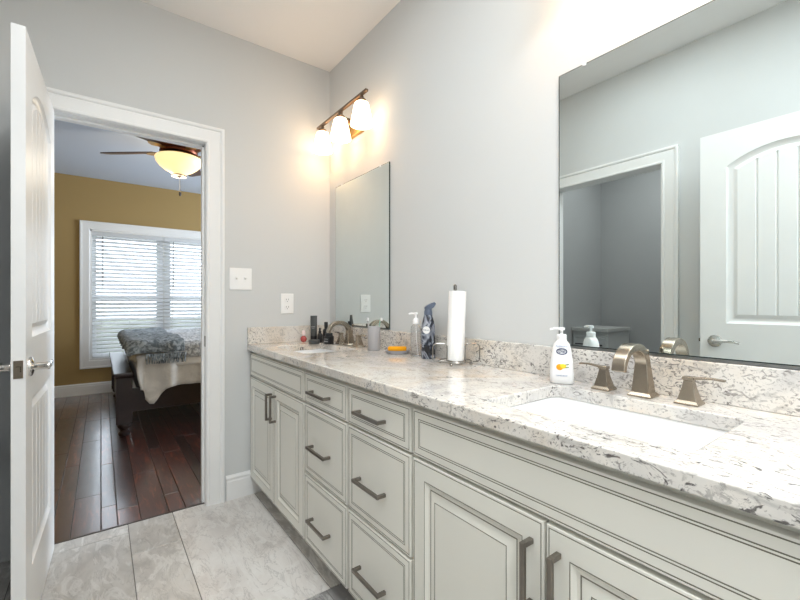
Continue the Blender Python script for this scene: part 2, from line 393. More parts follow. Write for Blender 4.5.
casing('trim_2', 'x', WY + WT, 1, DX0 - .012, DX1 + .014, DH + .008, 'white casing on the bedroom side of the doorway')
casing('trim_3', 'y', LX, 1, 1.048, 1.807, DH - .022, 'white casing around the side room opening seen in the big mirror')
# jambs
b = MB()
b.box(DX0 - .02, DX0, WY, WY + WT, 0, DH + .02).box(DX1, DX1 + .02, WY, WY + WT, 0, DH + .02).box(DX0, DX1, WY, WY + WT, DH, DH + .02)
b.box(DX1 - .011, DX1, WY + .045, WY + .08, 0, DH).box(DX0, DX0 + .011, WY + .045, WY + .08, 0, DH).box(DX0, DX1, WY + .045, WY + .08, DH - .011, DH)
o = b.build('trim_4', 'trim_white', smooth=0, bevel=.001); struct(o, 'white door jamb with stop in the bedroom doorway', 'trim')
o = MB().box(DX1 - .0015, DX1 + .001, WY + .008, WY + .036, .895, .955).build('strike_plate', 'nickel_pull', o, smooth=0)
b = MB(); b.box(LX - .12, LX, 1.04, 1.056, 0, DH + .02).box(LX - .12, LX, 1.799, 1.815, 0, DH + .02).box(LX - .12, LX, 1.056, 1.799, DH - .018, DH + .02)
o = b.build('trim_5', 'trim_white', smooth=0); struct(o, 'white jamb of the side room opening', 'trim')
# baseboards
def baseboard(name, axis, wall, sgn, a0, a1, label):
    prof = [(0, 0), (.015, 0), (.015, .105), (.012, .112), (.012, .118), (.014, .121), (.013, .128), (.007, .136), (.005, .140), (0, .140)]
    P = lambda a, t, z: (a, wall + sgn * t, z) if axis == 'x' else (wall + sgn * t, a, z)
    b = MB().rings([[P(a0, t, z) for t, z in prof], [P(a1, t, z) for t, z in prof]])
    return struct(b.build(name, 'trim_white', smooth=20), label, 'baseboard')
baseboard('baseboard_far', 'x', WY, -1, DX1 + .106, .80, 'white baseboard between the door casing and the vanity')
baseboard('baseboard_left', 'y', LX, 1, 1.905, WY, 'white baseboard behind the open door')
baseboard('baseboard_left_near', 'y', LX, 1, .05, .95, 'white baseboard behind the second door')
baseboard('baseboard_bedroom', 'x', YB, -1, -1.8, 4.3, 'white baseboard under the bedroom window')

# ------------------------------------------------------------------ bedroom window
wn = thing('window_1', 'wide white-cased bedroom window behind blinds', 'window', (0, YB, 0), kind='structure')
prof = [(0, 0), (0, .014), (.008, .018), (.075, .02), (.08, .026), (.098, .026), (.1, .022), (.1, 0)]
b = MB(); P = lambda a, z, t: (a, -t, z)
rr_ = [[P(wx0 - d, wz0 - d, t) for d, t in prof], [P(wx0 - d, wz1 + d, t) for d, t in prof], [P(wx1 + d, wz1 + d, t) for d, t in prof], [P(wx1 + d, wz0 - d, t) for d, t in prof]]
rr_.append(rr_[0]); b.rings(rr_, False, False); b.build('casing', 'trim_white', wn, smooth=20)
b = MB()
b.box(wx0, wx0 + .02, 0, .13, wz0, wz1).box(wx1 - .02, wx1, 0, .13, wz0, wz1).box(wx0, wx1, 0, .13, wz1 - .02, wz1).box(wx0, wx1, -.012, .13, wz0, wz0 + .022)
b.box(.655, .735, .072, .13, wz0, wz1); b.build('window_frame', 'trim_white', wn, smooth=0)
for a0, a1 in ((wx0 + .02, .655), (.735, wx1 - .02)):
    s = MB()
    for z0, z1, yy in ((wz0 + .022, 1.21, .085), (1.175, wz1 - .02, .105)):
        s.box(a0, a0 + .045, yy - .015, yy + .015, z0, z1).box(a1 - .045, a1, yy - .015, yy + .015, z0, z1)
        s.box(a0 + .045, a1 - .045, yy - .015, yy + .015, z0, z0 + .045).box(a0 + .045, a1 - .045, yy - .015, yy + .015, z1 - .045, z1)
    so = s.build('sash', 'trim_white', wn, smooth=0)
    g = MB().box(a0 + .04, a1 - .04, .084, .087, wz0 + .06, 1.18).box(a0 + .04, a1 - .04, .104, .107, 1.2, wz1 - .06)
    g.build('glass', 'window_glass', so, smooth=0)
def blind(x0, x1, label):
    t = thing('window_blind', label, 'blind', ((x0 + x1) / 2, YB + .036, wz0), group='white slatted blinds on the bedroom window'); hw = (x1 - x0) / 2
    h = wz1 - .02 - wz0
    MB().box(-hw, hw, -.028, .026, h - .055, h - .002).build('headrail', 'slat_white', t, smooth=0, bevel=.003)
    b = MB(); n = 31; top = h - .075; bot = .065
    for i in range(n):
        z = bot + (top - bot) * i / (n - 1); a = radians(47); r = []
        for xx in (-hw + .004, hw - .004):
            ring = []
            for u in (-.025, -.012, 0, .012, .025): ring.append((xx, u * cos(a), z + u * sin(a) + .0025 * (1 - (u / .025) ** 2)))
            for u in (.025, .012, 0, -.012, -.025): ring.append((xx, u * cos(a), z + u * sin(a) + .0025 * (1 - (u / .025) ** 2) - .0028))
            r.append(ring)
        b.rings(r)
    b.build('slats', 'slat_white', t, smooth=30)
    MB().box(-hw + .004, hw - .004, -.024, .024, .026, .042).build('bottom_rail', 'slat_white', t, smooth=0, bevel=.003)
    for xx in (-hw + .1, 0, hw - .1):
        MB().box(xx - .002, xx + .002, -.027, -.0255, .04, h - .05).build('ladder_cord', 'slat_white', t, smooth=0)
    MB().tube([(-hw + .11, -.036, h - .06), (-hw + .11, -.037, h - .70)], .004, 6).build('tilt_wand', 'dark_grey', t)
blind(wx0 + .021, .690, 'white slatted blind on the left window sash pair')
blind(.696, wx1 - .021, 'white slatted blind on the right half of the bedroom window')

# outside
o = MB().box(-14, 18, YB + .3, 40, -.55, -.5).build('ground_outside', 'lawn', smooth=0); struct(o, 'green lawn outside the bedroom window', 'ground')
b = MB(); rn = random.Random(2)
def hpt(x, z, f): return (x + rn.uniform(-.05, .05), 10.6 + f * .5 + rn.uniform(-.07, .07), z + rn.uniform(-.05, .05))
hx = [-5 + .25 * k for k in range(57)]; hr = []
for f, zs in ((-1, (-.5, -.2, .1, .4, .65, .8)), (1, (.8, .65, .4, .1, -.2, -.5))):
    for z in zs: hr.append([hpt(x, z, f * (1 if z < .75 else .6)) for x in hx])
b.rings(hr, False, False, closed=False)
o = b.build('hedge', 'foliage', smooth=0); tag(o, 'long clipped green hedge on the lawn outside the bedroom window', 'hedge')

# ------------------------------------------------------------------ panelled doors
def plank_door(name, label, loc, rz, face_out):
    """local: x = 0 (hinge) .. w (latch), y = 0..t thickness, faces at y=0 and y=t"""
    w, h, t = .70, 2.025, .035
    root = thing(name, label, 'door', loc, rz, kind='structure')
    b = MB(); xl, xr = .114, w - .114; cx = w / 2; hc = (xr - xl) / 2
    def arch(R, cz): return lambda x, i: cz + sqrt(max((R - i) ** 2 - (x - cx) ** 2, 0))
    sag = .075; R = (hc * hc + sag * sag) / (2 * sag); cz = 1.838 - (R - sag)
    panels = [(.235, lambda x, i: .815 - i), (1.02, arch(R, cz))]
    N = 16
    for side in (0, 1):
        Y = lambda d: d if side == 0 else t - d
        q = lambda pts: b.quad([(x, Y(d), z) for x, z, d in pts])
        q([(0, 0, 0), (xl, 0, 0), (xl, h, 0), (0, h, 0)]); q([(xr, 0, 0), (w, 0, 0), (w, h, 0), (xr, h, 0)])
        q([(xl, 0, 0), (xr, 0, 0), (xr, .235, 0), (xl, .235, 0)]); q([(xl, .815, 0), (xr, .815, 0), (xr, 1.02, 0), (xl, 1.02, 0)])
        ar = panels[1][1]
        for i in range(N):
            x0, x1 = xl + (xr - xl) * i / N, xl + (xr - xl) * (i + 1) / N
            q([(x0, ar(x0, 0), 0), (x1, ar(x1, 0), 0), (x1, h, 0), (x0, h, 0)])
        for zb, top in panels:
            R_ = []
            for ins, d in ((0, 0), (.003, .004), (.012, .010), (.020, .0135), (.028, .0135), (.046, .004)):
                ring = [(xl + ins, Y(d), zb + ins), (xr - ins, Y(d), zb + ins)]
                for i in range(N + 1):
                    x = (xr - ins) - (xr - xl - 2 * ins) * i / N; ring.append((x, Y(d), top(x, ins)))
                R_.append(ring)
            b.rings(R_, False, False)
            f0, f1 = xl + .046, xr - .046; xs = [(f0, .004)]
            for k in range(1, 5):
                g = f0 + (f1 - f0) * k / 5; xs += [(g - .006, .004), (g - .001, .010), (g + .001, .010), (g + .006, .004)]
            xs.append((f1, .004)); fine = []
            for (xa, da), (xb, db) in zip(xs, xs[1:]):
                n = 3 if xb - xa > .02 else 1
                for k in range(n): fine.append((xa + (xb - xa) * k / n, da + (db - da) * k / n))
            fine.append(xs[-1])
            for (xa, da), (xb, db) in zip(fine, fine[1:]):
                q([(xa, zb + .046, da), (xb, zb + .046, db), (xb, top(xb, .046), db), (xa, top(xa, .046), da)])
    for pts in ([(0, 0, 0), (0, t, 0), (0, t, h), (0, 0, h)], [(w, 0, 0), (w, t, 0), (w, t, h), (w, 0, h)], [(0, 0, 0), (w, 0, 0), (w, t, 0), (0, t, 0)], [(0, 0, h), (w, 0, h), (w, t, h), (0, t, h)]): b.quad(pts)
    b.build('slab', 'door_white', root, smooth=25)
    for side in (-1, 1):
        yf = 0 if side < 0 else t
        yy = lambda d: yf + side * d
        kx = w - .066; kz = .925
        b = MB()
        prof = [(.0325, 0), (.0325, .004), (.030, .008), (.022, .011), (.013, .013), (.012, .040), (.014, .046), (.012, .053)]
        b.rings([[(kx + r * cos(2 * pi * i / 20), yy(d), kz + r * sin(2 * pi * i / 20)) for i in range(20)] for r, d in prof])
        hn = b.build('door_handle', 'chrome', root)
        b = MB(); b.tube([(kx, yy(.046), kz), (kx - .02, yy(.047), kz + .001), (kx - .06, yy(.047), kz + .004), (kx - .09, yy(.045), kz + .003), (kx - .112, yy(.040), kz - .004)], [.011, .010, .008, .0075, .006], 10)
        b.build('lever', 'chrome', hn)
    b = MB().box(w - .0005, w + .0015, .006, .029, .925 - .0285, .925 + .0285).box(w + .0015, w + .011, .012, .023, .925 - .009, .925 + .009)
    lp = b.build('latch_plate', 'nickel', root, smooth=0)
    for z in (.22, 1.0, 1.80): MB().tube([(-.004, -.003, z), (-.004, -.003, z + .09)], .006, 8).build('hinge', 'nickel', root)
    return root
# door 1: visible face towards +X, hinge at doorway left jamb
ang = math.atan2(1.751 - 2.452, -.198 + .178)
plank_door('door_1', 'open white arched-panel door swung back beside the bedroom doorway', (-.174, 2.452, .006), ang + 0, 1)
# local y axis (thickness) must run towards -X for a door that extends to -Y: rotate keeps y on +X side, so shift
d1 = bpy.data.objects['door_1']; ny = Vector((-sin(ang), cos(ang), 0)); d1.location = Vector((-.174, 2.452, .006)) - ny * .035
# door 2: seen only in the big mirror
plank_door('door_2', 'second white arched-panel door, seen only in the big mirror', (-.172, .088, .006), radians(90), 1).scale = (1, 1, 1.009)

# ------------------------------------------------------------------ vanity
XF = .715; XB = WX - .001                        # door fronts, wall
vroot = {}
def groove(i, x=0, g=1): return [(i, x, 0), (i + .0006, x + .0012, g), (i + .0017, x + .0012, g), (i + .0023, x, g)]
DRAW = [(0, .020, 0), (0, .004, 0), (.001, .0016, 0)] + groove(.005, .001) + groove(.024, 0) + groove(.0295, 0)
DOOR = [(0, .020, 0), (0, .004, 0), (.001, .0016, 0)] + groove(.005, .001) + groove(.050, 0) + [(.056, .002, 0), (.062, .0065, 0), (.068, .0075, 0), (.071, .0075, 1), (.090, .0015, 0)] + groove(.092, .0008)
def panel(name, y0, y1, z0, z1, steps, parent):
    b = MB(); rings = []; mats = []
    for i, x, m_ in steps:
        rings.append([(x, y0 + i, z0 + i), (x, y1 - i, z0 + i), (x, y1 - i, z1 - i), (x, y0 + i, z1 - i)]); mats.append(m_)
    # faces between ring j and j+1 take the material of ring j+1
    b.rings(rings, True, True, 0, mats=mats[1:] + [0])
    return b.build(name, ['cabinet_paint', 'glaze'], parent, smooth=25)
def pull(parent, cy, cz, L, vertical):
    b = MB(); s = .0055
    if vertical:
        b.box(-.034, -.024, cy - s, cy + s, cz - L / 2, cz + L / 2)
        for q in (-1, 1): zc = cz + q * (L / 2 - s); b.box(-.024, .0005, cy - s, cy + s, zc - s, zc + s)
    else:
        b.box(-.034, -.024, cy - L / 2, cy + L / 2, cz - s, cz + s)
        for q in (-1, 1): yc = cy + q * (L / 2 - s); b.box(-.024, .0005, yc - s, yc + s, cz - s, cz + s)
    return b.build('handle', 'nickel_pull', parent, smooth=0, bevel=.001, seg=1)
def carcass(t, y0, y1, hollow=False):
    b = MB(); x0 = .0205; x1 = XB - XF
    b.box(x0, x0 + .02, y0, y1, .10, .705, 0) if not hollow else None
    if hollow:
        b.box(x0, x0 + .02, y0, y1, .10, .86); b.box(x0 + .02, x1, y0, y0 + .018, .10, .86); b.box(x0 + .02, x1, y1 - .018, y1, .10, .86); b.box(x0 + .02, x1, y0 + .018, y1 - .018, .10, .118)
    else:
        b = MB().box(x0, x1, y0, y1, .10, .86)
    b.build('cabinet_body', 'cabinet_paint', t, smooth=0)
    MB().box(.085, .10, y0, y1, 0, .10).build('toe_kick', 'toe_kick', t, smooth=0)
Zt, Zm = .842, .712
def sink_base(y0, y1, ymid, label, hz):
    t = thing('vanity_cabinet', label, 'cabinet', (XF, 0, 0), group='painted vanity cabinets')
    carcass(t, y0, y1, True)
    g = .006
    panel('false_front', y0 + g, y1 - g, Zm, Zt, DRAW, t)
    for a0, a1, hy in ((y0 + g, ymid - .003, ymid - .031), (ymid + .003, y1 - g, ymid + .031)):
        d = panel('cabinet_door', a0, a1, .102, Zm - .010, DOOR, t); pull(d, hy, hz, .138, True)
    return t
def drawer_bank(y0, y1, label, hl):
    t = thing('vanity_cabinet', label, 'cabinet', (XF, 0, 0), group='painted vanity cabinets')
    carcass(t, y0, y1)
    g = .007
    for z0, z1 in ((Zm, Zt), (.408, Zm - .010), (.102, .398)):
        d = panel('drawer', y0 + g, y1 - g, z0, z1, DRAW, t)
        pull(d, (y0 + y1) / 2 + .020, .771 if z0 == Zm else ((z0 + z1) / 2 - .014), hl, False)
    return t
sink_base(1.669, 2.4695, 2.055, 'painted sink base with two raised-panel doors, beside the far wall', .602)
drawer_bank(1.283, 1.669, 'painted three-drawer bank next to the far sink base', .165)
drawer_bank(.906, 1.283, 'painted three-drawer bank next to the near sink base', .160)
sink_base(.02, .906, .4745, 'painted sink base under the near sink, nearest the camera', .590)

# countertop with two sink cut-outs
def rrect(x0, x1, y0, y1, r, n=5):
    pts = []
    for cx, cy, a0 in ((x1 - r, y1 - r, 0), (x0 + r, y1 - r, 90), (x0 + r, y0 + r, 180), (x1 - r, y0 + r, 270)):
        for k in range(n + 1): a = radians(a0 + 90 * k / n); pts.append((cx + r * cos(a), cy + r * sin(a)))
    return pts
ZT, ZB = .895, .8605
S2 = (.787, 1.108, .248, .695); S1 = (.800, 1.100, 1.850, 2.270)
CY0 = .0
def slab_with_holes(outer, holes, z0, z1):
    b = MB(); bm = b.bm; loops = []
    for L in [outer] + holes:
        vs_ = [bm.verts.new((x, y, z1)) for x, y in L]; loops.append(vs_)
        for i in range(len(vs_)): bm.edges.new((vs_[i], vs_[(i + 1) % len(vs_)]))
    bmesh.ops.triangle_fill(bm, use_beauty=True, use_dissolve=False, edges=bm.edges[:])
    top = bm.faces[:]
    low = {v: bm.verts.new((v.co.x, v.co.y, z0)) for L in loops for v in L}
    for f in top: bm.faces.new([low[v] for v in reversed(f.verts[:])])
    for L in loops:
        for i in range(len(L)): a_, c_ = L[i], L[(i + 1) % len(L)]; bm.faces.new((a_, c_, low[c_], low[a_]))
    return b
outer = [(.699, CY0), (XB, CY0), (XB, 2.4695), (.699, 2.4695)]
b = slab_with_holes(outer, [rrect(*S1[:2], *S1[2:], .03), rrect(*S2[:2], *S2[2:], .03)], ZB, ZT)
ct = b.build('countertop', 'granite', smooth=25, bevel=.004, seg=3)
tag(ct, 'long speckled grey and cream granite countertop over the vanity cabinets', 'countertop')
MB().box(WX - .021, XB, CY0, 2.4695, ZT + .0002, .996).build('backsplash', 'granite_dense', ct, smooth=0, bevel=.002)
MB().box(.7, WX - .0215, 2.4495, 2.4695, ZT + .0002, .996).build('side_splash', 'granite', ct, smooth=0, bevel=.002)

def sink(S, label):
    x0, x1, y0, y1 = S; cx, cy = (x0 + x1) / 2, (y0 + y1) / 2
    t = thing('sink', label, 'sink', (cx, cy, ZB - .15), group='undermount sinks')
    b = MB(); R = []
    for ins, z, r in ((-.02, ZB - .001, .04), (-.004, ZB - .001, .03), (-.003, ZB - .01, .03), (.003, ZB - .08, .03), (.012, ZB - .12, .035), (.045, ZB - .138, .04)):
        R.append([(x - cx, y - cy, z - ZB + .15) for x, y in rrect(x0 + ins, x1 - ins, y0 + ins, y1 - ins, r)])
    outer_ = [[(x - cx, y - cy, z - ZB + .15) for x, y in rrect(x0 + ins, x1 - ins, y0 + ins, y1 - ins, r)] for ins, z, r in ((.035, ZB - .148, .04), (-.012, ZB - .11, .04), (-.02, ZB - .012, .04))]
    b.rings(outer_ + R, True, True)
    bo = b.build('basin', 'porcelain', t, smooth=50)
    MB().lathe([(.022, .0125), (.022, .0145), (.016, .0155), (.004, .0155)], (.02, 0, 0), 20).build('drain', 'nickel', t)
    return t
sink(S1, 'small-looking white undermount sink at the far end of the granite')
sink(S2, 'white rectangular undermount sink nearest the camera')

def sqring(cx, cy, z, hx, hy): return [(cx - hx, cy - hy, z), (cx + hx, cy - hy, z), (cx + hx, cy + hy, z), (cx - hx, cy + hy, z)]
def faucet(loc, label):
    t = thing('faucet', label, 'faucet', loc, group='brushed nickel widespread faucets')
    # spout: square flared base, curved arc towards the basin (-X)
    b = MB(); b.rings([sqring(0, 0, 0, .029, .029), sqring(0, 0, .004, .029, .029), sqring(0, 0, .010, .024, .024), sqring(0, 0, .012, .0225, .0225)])
    b.build('spout_base', 'nickel', t, smooth=25, bevel=.001)
    pts = [(0, 0, .010), (-.001, 0, .05), (-.004, 0, .085)]; A = [.044, .037, .031]; Bq = [.043, .034, .026]
    cx_, cz_, rx, rz_ = -.069, .080, .066, .055
    for k in range(1, 13):
        a = radians(14 * k); pts.append((cx_ + rx * cos(a), 0, cz_ + rz_ * sin(a))); A.append(.031 + .001 * k / 12); Bq.append(.025 - .010 * k / 12)
    pts.append((-.137, 0, .078)); A.append(.032); Bq.append(.015)
    b = MB(); b.tube2(pts, A, Bq, up0=(1, 0, 0)); b.build('spout', 'nickel', t, smooth=40, bevel=.002)
    MB().tube([(.020, 0, .07), (.022, 0, .108)], .0025, 8).lathe([(.002, 0), (.0055, .003), (.0055, .014), (.003, .017)], (.022, 0, .106), 12).build('lift_rod', 'nickel', t)
    for s in (-1, 1):
        hy = s * .105
        b = MB(); b.rings([sqring(0, hy, 0, .0255, .0255), sqring(0, hy, .004, .0255, .0255), sqring(0, hy, .010, .020, .020), sqring(0, hy, .040, .0125, .0125), sqring(0, hy, .058, .0095, .0095), sqring(0, hy, .059, .0115, .0115), sqring(0, hy, .067, .0115, .0115)])
        h_ = b.build('handle', 'nickel', t, smooth=20, bevel=.0008)
        MB().tube2([(0, hy, .063), (0, hy + s * .02, .065), (0, hy + s * .045, .068), (0, hy + s * .072, .0665)], [.019, .014, .011, .013], [.008, .006, .005, .005]).build('lever', 'nickel', h_, smooth=40, bevel=.001)
    return t
f2 = faucet((1.165, .475, ZT + .0003), 'brushed nickel arched faucet with two lever handles at the near sink')
dup(f2, (1.165, 2.06, ZT + .0003), label='brushed nickel arched faucet with two lever handles at the far sink')

# ------------------------------------------------------------------ mirrors
def mirror(y0, y1, z0, z1, label):
    t = thing('wall_mirror', label, 'mirror', (WX, (y0 + y1) / 2, z0), group='frameless wall mirrors'); hw = (y1 - y0) / 2; h = z1 - z0
    b = MB(); e = .0
    R = [[(-.0015, -hw, 0), (-.0015, hw, 0), (-.0015, hw, h), (-.0015, -hw, h)], [(-.0068, -hw, 0), (-.0068, hw, 0), (-.0068, hw, h), (-.0068, -hw, h)],
         [(-.0075, -hw + .003, .003), (-.0075, hw - .003, .003), (-.0075, hw - .003, h - .003), (-.0075, -hw + .003, h - .003)]]
    b.rings(R, True, True, 0, mats=[1, 1, 0]); b.build('mirror_glass', ['mirror_silver', 'mirror_edge'], t, smooth=0)
    for yy in (-hw * .72, hw * .72):
        MB().box(-.011, -.0005, yy - .006, yy + .006, h - .008, h + .005).build('mirror_clip', 'clip_clear', t, smooth=0, bevel=.003)
    MB().box(-.012, -.001, -hw, hw, -.0055, -.0003).build('bottom_channel', 'channel_metal', t, smooth=0)
mirror(1.757, 2.372, 1.0035, 1.899, 'narrow-looking frameless mirror above the far sink')
mirror(.128, .7665, 1.0035, 1.906, 'large-looking frameless mirror above the near sink')

# ------------------------------------------------------------------ vanity lights
def vanity_light(cy, z, label):
    t = thing('vanity_light', label, 'light fixture', (WX, cy, z), group='three-shade vanity lights')
    MB().box(-.022, -.0005, -.10, .09, .088, .20).build('back_plate', 'fan_gold', t, smooth=0, bevel=.004)
    MB().tube2([(-.105, -.295, .218), (-.105, .31, .218)], .018, .014).box(-.105, -.022, -.02, .02, .165, .18).box(-.112, -.10, -.02, .02, .165, .218).build('bar', 'lamp_bronze', t, smooth=0, bevel=.002)
    for q in (-1, 0, 1):
        y = q * .24
        a = MB().lathe([(.006, .175), (.022, .178), (.024, .186), (.012, .196), (.008, .2155)], (-.105, y, 0), 16).build('lamp_holder', 'lamp_bronze', t)
        prof = [(.062, 0), (.062, .004), (.059, .03), (.050, .09), (.041, .150), (.036, .166), (.026, .172)]
        sh_ = lambda q_: [(r, .172 - (.172 - z_) * .72) for r, z_ in q_]
        b = MB(); b.rings([[(-.105 + r * cos(2 * pi * i / 20), y + r * sin(2 * pi * i / 20), zz) for i in range(20)] for r, zz in sh_(prof + [(.032, .160), (.037, .148), (.046, .088), (.055, .03), (.058, .002)])], False, False)
        b.build('lamp_shade', 'shade_glow', t, smooth=60)
vanity_light(2.12, 2.062, 'three-shade bronze vanity light glowing above the far mirror')
vanity_light(.45, 2.135, 'three-shade bronze vanity light above the near mirror, just above the picture')

# ------------------------------------------------------------------ switch and outlet on far wall
t = thing('light_switch', 'white double toggle switch plate beside the door casing', 'switch', (.662, WY, 1.284)); t.scale = (1.1, 1, 1.07)
MB().box(-.058, .058, -.006, -.0002, -.060, .060).build('cover_plate', 'plate_white', t, smooth=0, bevel=.003)
for s in (-.023, .023):
    tg = MB().box(s - .008, s + .008, -.0075, -.006, -.016, .016).build('toggle', 'plate_white', t, smooth=0, bevel=.0008)
    MB().tube2([(s, -.007, 0), (s, -.018, .008)], .008, .009).build('lever', 'trim_white', tg, smooth=0)
t = thing('power_outlet', 'white duplex outlet above the granite side splash', 'outlet', (.945, WY, 1.138)); t.scale = (1.13, 1, 1.05)
MB().box(-.037, .037, -.006, -.0002, -.060, .060).build('cover_plate', 'plate_white', t, smooth=0, bevel=.003)
for z in (-.022, .022):
    rc = MB().lathe([(.0165, 0), (.0165, .002)], (0, 0, 0), 20); bmesh.ops.rotate(rc.bm, verts=rc.bm.verts, cent=(0, 0, 0), matrix=Matrix.Rotation(radians(90), 3, 'X')); bmesh.ops.translate(rc.bm, verts=rc.bm.verts, vec=(0, -.006, z))
    ro = rc.build('receptacle', 'plate_white', t)
    MB().box(-.0075, -.0055, -.0088, -.008, z - .002, z + .008).box(.0055, .0075, -.0088, -.008, z - .002, z + .008).box(-.002, .002, -.0088, -.008, z - .011, z - .007).build('slot', 'slot_dark', ro, smooth=0)

# ------------------------------------------------------------------ counter items
Z0 = ZT + .0004
def put(b, name, mt, label, cat, loc, **k):
    o = b.build(name, mt, None, **k); o.location = loc; return tag(o, label, cat)
# near hand soap
t = thing('soap_bottle', 'white hand soap pump bottle with fruit label beside the near faucet', 'bottle', (1.148, .702, Z0), radians(-58))
SQ = lambda r, z, n=28, ex=.62: [(r[0] * (abs(cos(a)) ** ex) * (1 if cos(a) > 0 else -1), r[1] * (abs(sin(a)) ** ex) * (1 if sin(a) > 0 else -1), z) for a in [2 * pi * i / n for i in range(n)]]
MB().rings([SQ((.030, .018), 0), SQ((.034, .022), .004), SQ((.035, .0225), .03), SQ((.032, .022), .07), SQ((.027, .020), .105), SQ((.023, .018), .122), SQ((.016, .016), .130), SQ((.0125, .0125), .134)]).build('bottle_body', 'bottle_white', t, smooth=50)
MB().lathe([(.0145, .134), (.0145, .149), (.012, .151), (.004, .152), (.004, .163), (.009, .164), (.009, .172), (.004, .173)], n=20).tube2([(0, 0, .1685), (-.02, 0, .1695), (-.034, 0, .1665)], .009, .006).build('pump', 'white_plastic', t, smooth=40)
lab = MB(); lab.sphere((0, 0, 0), .010, 0, 14, sx=1, sy=.12, sz=.95)
lab.sphere((.009, -.0005, .003), .008, 1, 12, sx=1.2, sy=.12, sz=.9); lab.tube([(.016, 0, .007), (.026, 0, .010)], .0014, 6, 2); lab.tube([(.014, 0, -.001), (.026, 0, .001)], .0012, 6, 2)
lo = lab.build('fruit_label', ['orange_fruit', 'yellow_fruit', 'leaf_green'], t); lo.location = (-.006, -.0225, .052)
E2 = []
for i in range(20): a = 2 * pi * i / 20; E2.append((.0145 * cos(a), -.0215 + .0018 * 0, .103 + .0075 * sin(a)))
def text(body, size, parent, loc, rot, m, name='lettering', ext=.0004, sx=1):
    c = bpy.data.curves.new(name, 'FONT'); c.body = body; c.size = size; c.extrude = ext; c.align_x = 'CENTER'; c.align_y = 'CENTER'
    o0 = bpy.data.objects.new(name, c); C.objects.link(o0); me = bpy.data.meshes.new_from_object(o0); C.objects.unlink(o0); bpy.data.objects.remove(o0)
    o = bpy.data.objects.new(name, me); C.objects.link(o); me.materials.clear(); me.materials.append(MATS[m]); o.parent = parent; o.location = loc; o.rotation_euler = rot; o.scale = (sx, 1, 1); return o
b = MB(); b.tube([(.0145 * cos(2 * pi * i / 20), -.0213, .100 + .0085 * sin(2 * pi * i / 20)) for i in range(20)], .0016, 6, closed=True)
b.build('logo_ring', 'label_blue', t)
text('Dial', .012, t, (0, -.0212, .100), (pi / 2, 0, 0), 'label_blue')
text('Antibacterial', .0068, t, (0, -.0205, .1165), (pi / 2, 0, 0), 'label_soft_blue')
text('HAND SOAP', .0055, t, (0, -.0228, .026), (pi / 2, 0, 0), 'label_soft_blue')

# paper towel roll on wire holder
t = thing('towel_holder', 'silver wire paper towel holder standing on the granite', 'holder', (1.150, 1.172, Z0))
b = MB()
R_ = .066
b.tube([(R_ * cos(a), R_ * sin(a), .014) for a in [2 * pi * i / 36 for i in range(36)]], .0022, 6, closed=True)
b.tube([(.034 * cos(a), .034 * sin(a), .014) for a in [2 * pi * i / 24 for i in range(24)]], .002, 6, closed=True)
for a in (.5, 2.6, 4.7): b.tube([(.0, 0, .014), (R_ * cos(a), R_ * sin(a), .014)], .002, 6)
b.build('wire_base', 'wire_metal', t)
for a in (.4, 2.1, 3.7, 5.3): MB().sphere((.064 * cos(a), .064 * sin(a), .0068), .0068, n=12).build('ball_foot', 'wire_metal', t)
MB().tube([(0, 0, .014), (0, 0, .302)], .0035, 8).lathe([(.0035, 0), (.007, .004), (.007, .022), (.003, .027)], (0, 0, .296), 14).build('center_rod', 'wire_metal', t)
vdir = Vector((cos(-YAW), sin(-YAW), 0))    # across the photo's line of sight
for s in (-1, 1):
    b = MB(); fw_ = Vector((-sin(YAW), -cos(YAW), 0)) * .028; q = lambda d, z: tuple(vdir * (s * d) + fw_) [:2] + (z,)
    b.tube([q(.036, .016), q(.036, .075), q(.040, .083), q(.050, .086), q(.078, .086), q(.088, .083), q(.093, .075), q(.093, .024), q(.088, .016), q(.066, .014)], .0027, 6)
    b.build('side_loop', 'wire_metal', t)
b = MB(); b.lathe([(.008, 0), (.0345, 0), (.035, .003), (.035, .275), (.0345, .278), (.015, .278), (.015, .2), (.0135, .1)], (0, 0, 0), 32, cap0=False, cap1=False)
b.tube2([(.0352 * cos(a), .0352 * sin(a), .139) for a in [2.9 + k * .05 for k in range(12)]], .001, .277)
o = put(b, 'paper_towel_roll', 'paper', 'white paper towel roll upright on the wire holder', 'paper towel', (1.150, 1.172, Z0 + .0178), smooth=50)
o.rotation_euler = (radians(1.25), radians(1.65), 0)

# air freshener can
t = thing('spray_can', 'dark blue marbled air freshener can beside the paper towels', 'spray can', (1.178, 1.372, Z0), radians(-30))
MB().lathe([(.029, 0), (.0315, .003), (.0315, .12), (.030, .145), (.026, .165), (.0215, .182), (.0185, .195)], n=28).build('can_body', 'can_swirl', t, smooth=50)
b = MB(); b.lathe([(.019, .193), (.019, .208), (.017, .214), (.016, .222), (.014, .232)], n=20)
b.tube2([(-.014, 0, .219), (0, 0, .227), (.018, 0, .238), (.031, 0, .248)], [.028, .034, .034, .026], [.016, .024, .022, .010])
b.build('spray_trigger', 'can_trigger', t, smooth=40, bevel=.002)
oc = MB(); oc.lathe([(.0165, 0), (.0165, .001)], n=24); bmesh.ops.rotate(oc.bm, verts=oc.bm.verts, cent=(0, 0, 0), matrix=Matrix.Rotation(radians(90), 3, 'X'))
oo = oc.build('round_label', 'plate_white', t); oo.location = (-.0135, -.0285, .128); oo.rotation_euler = (0, 0, radians(-26))
text('Febreze', .0085, t, (-.0140, -.0300, .128), (pi / 2, 0, radians(-26)), 'label_blue')

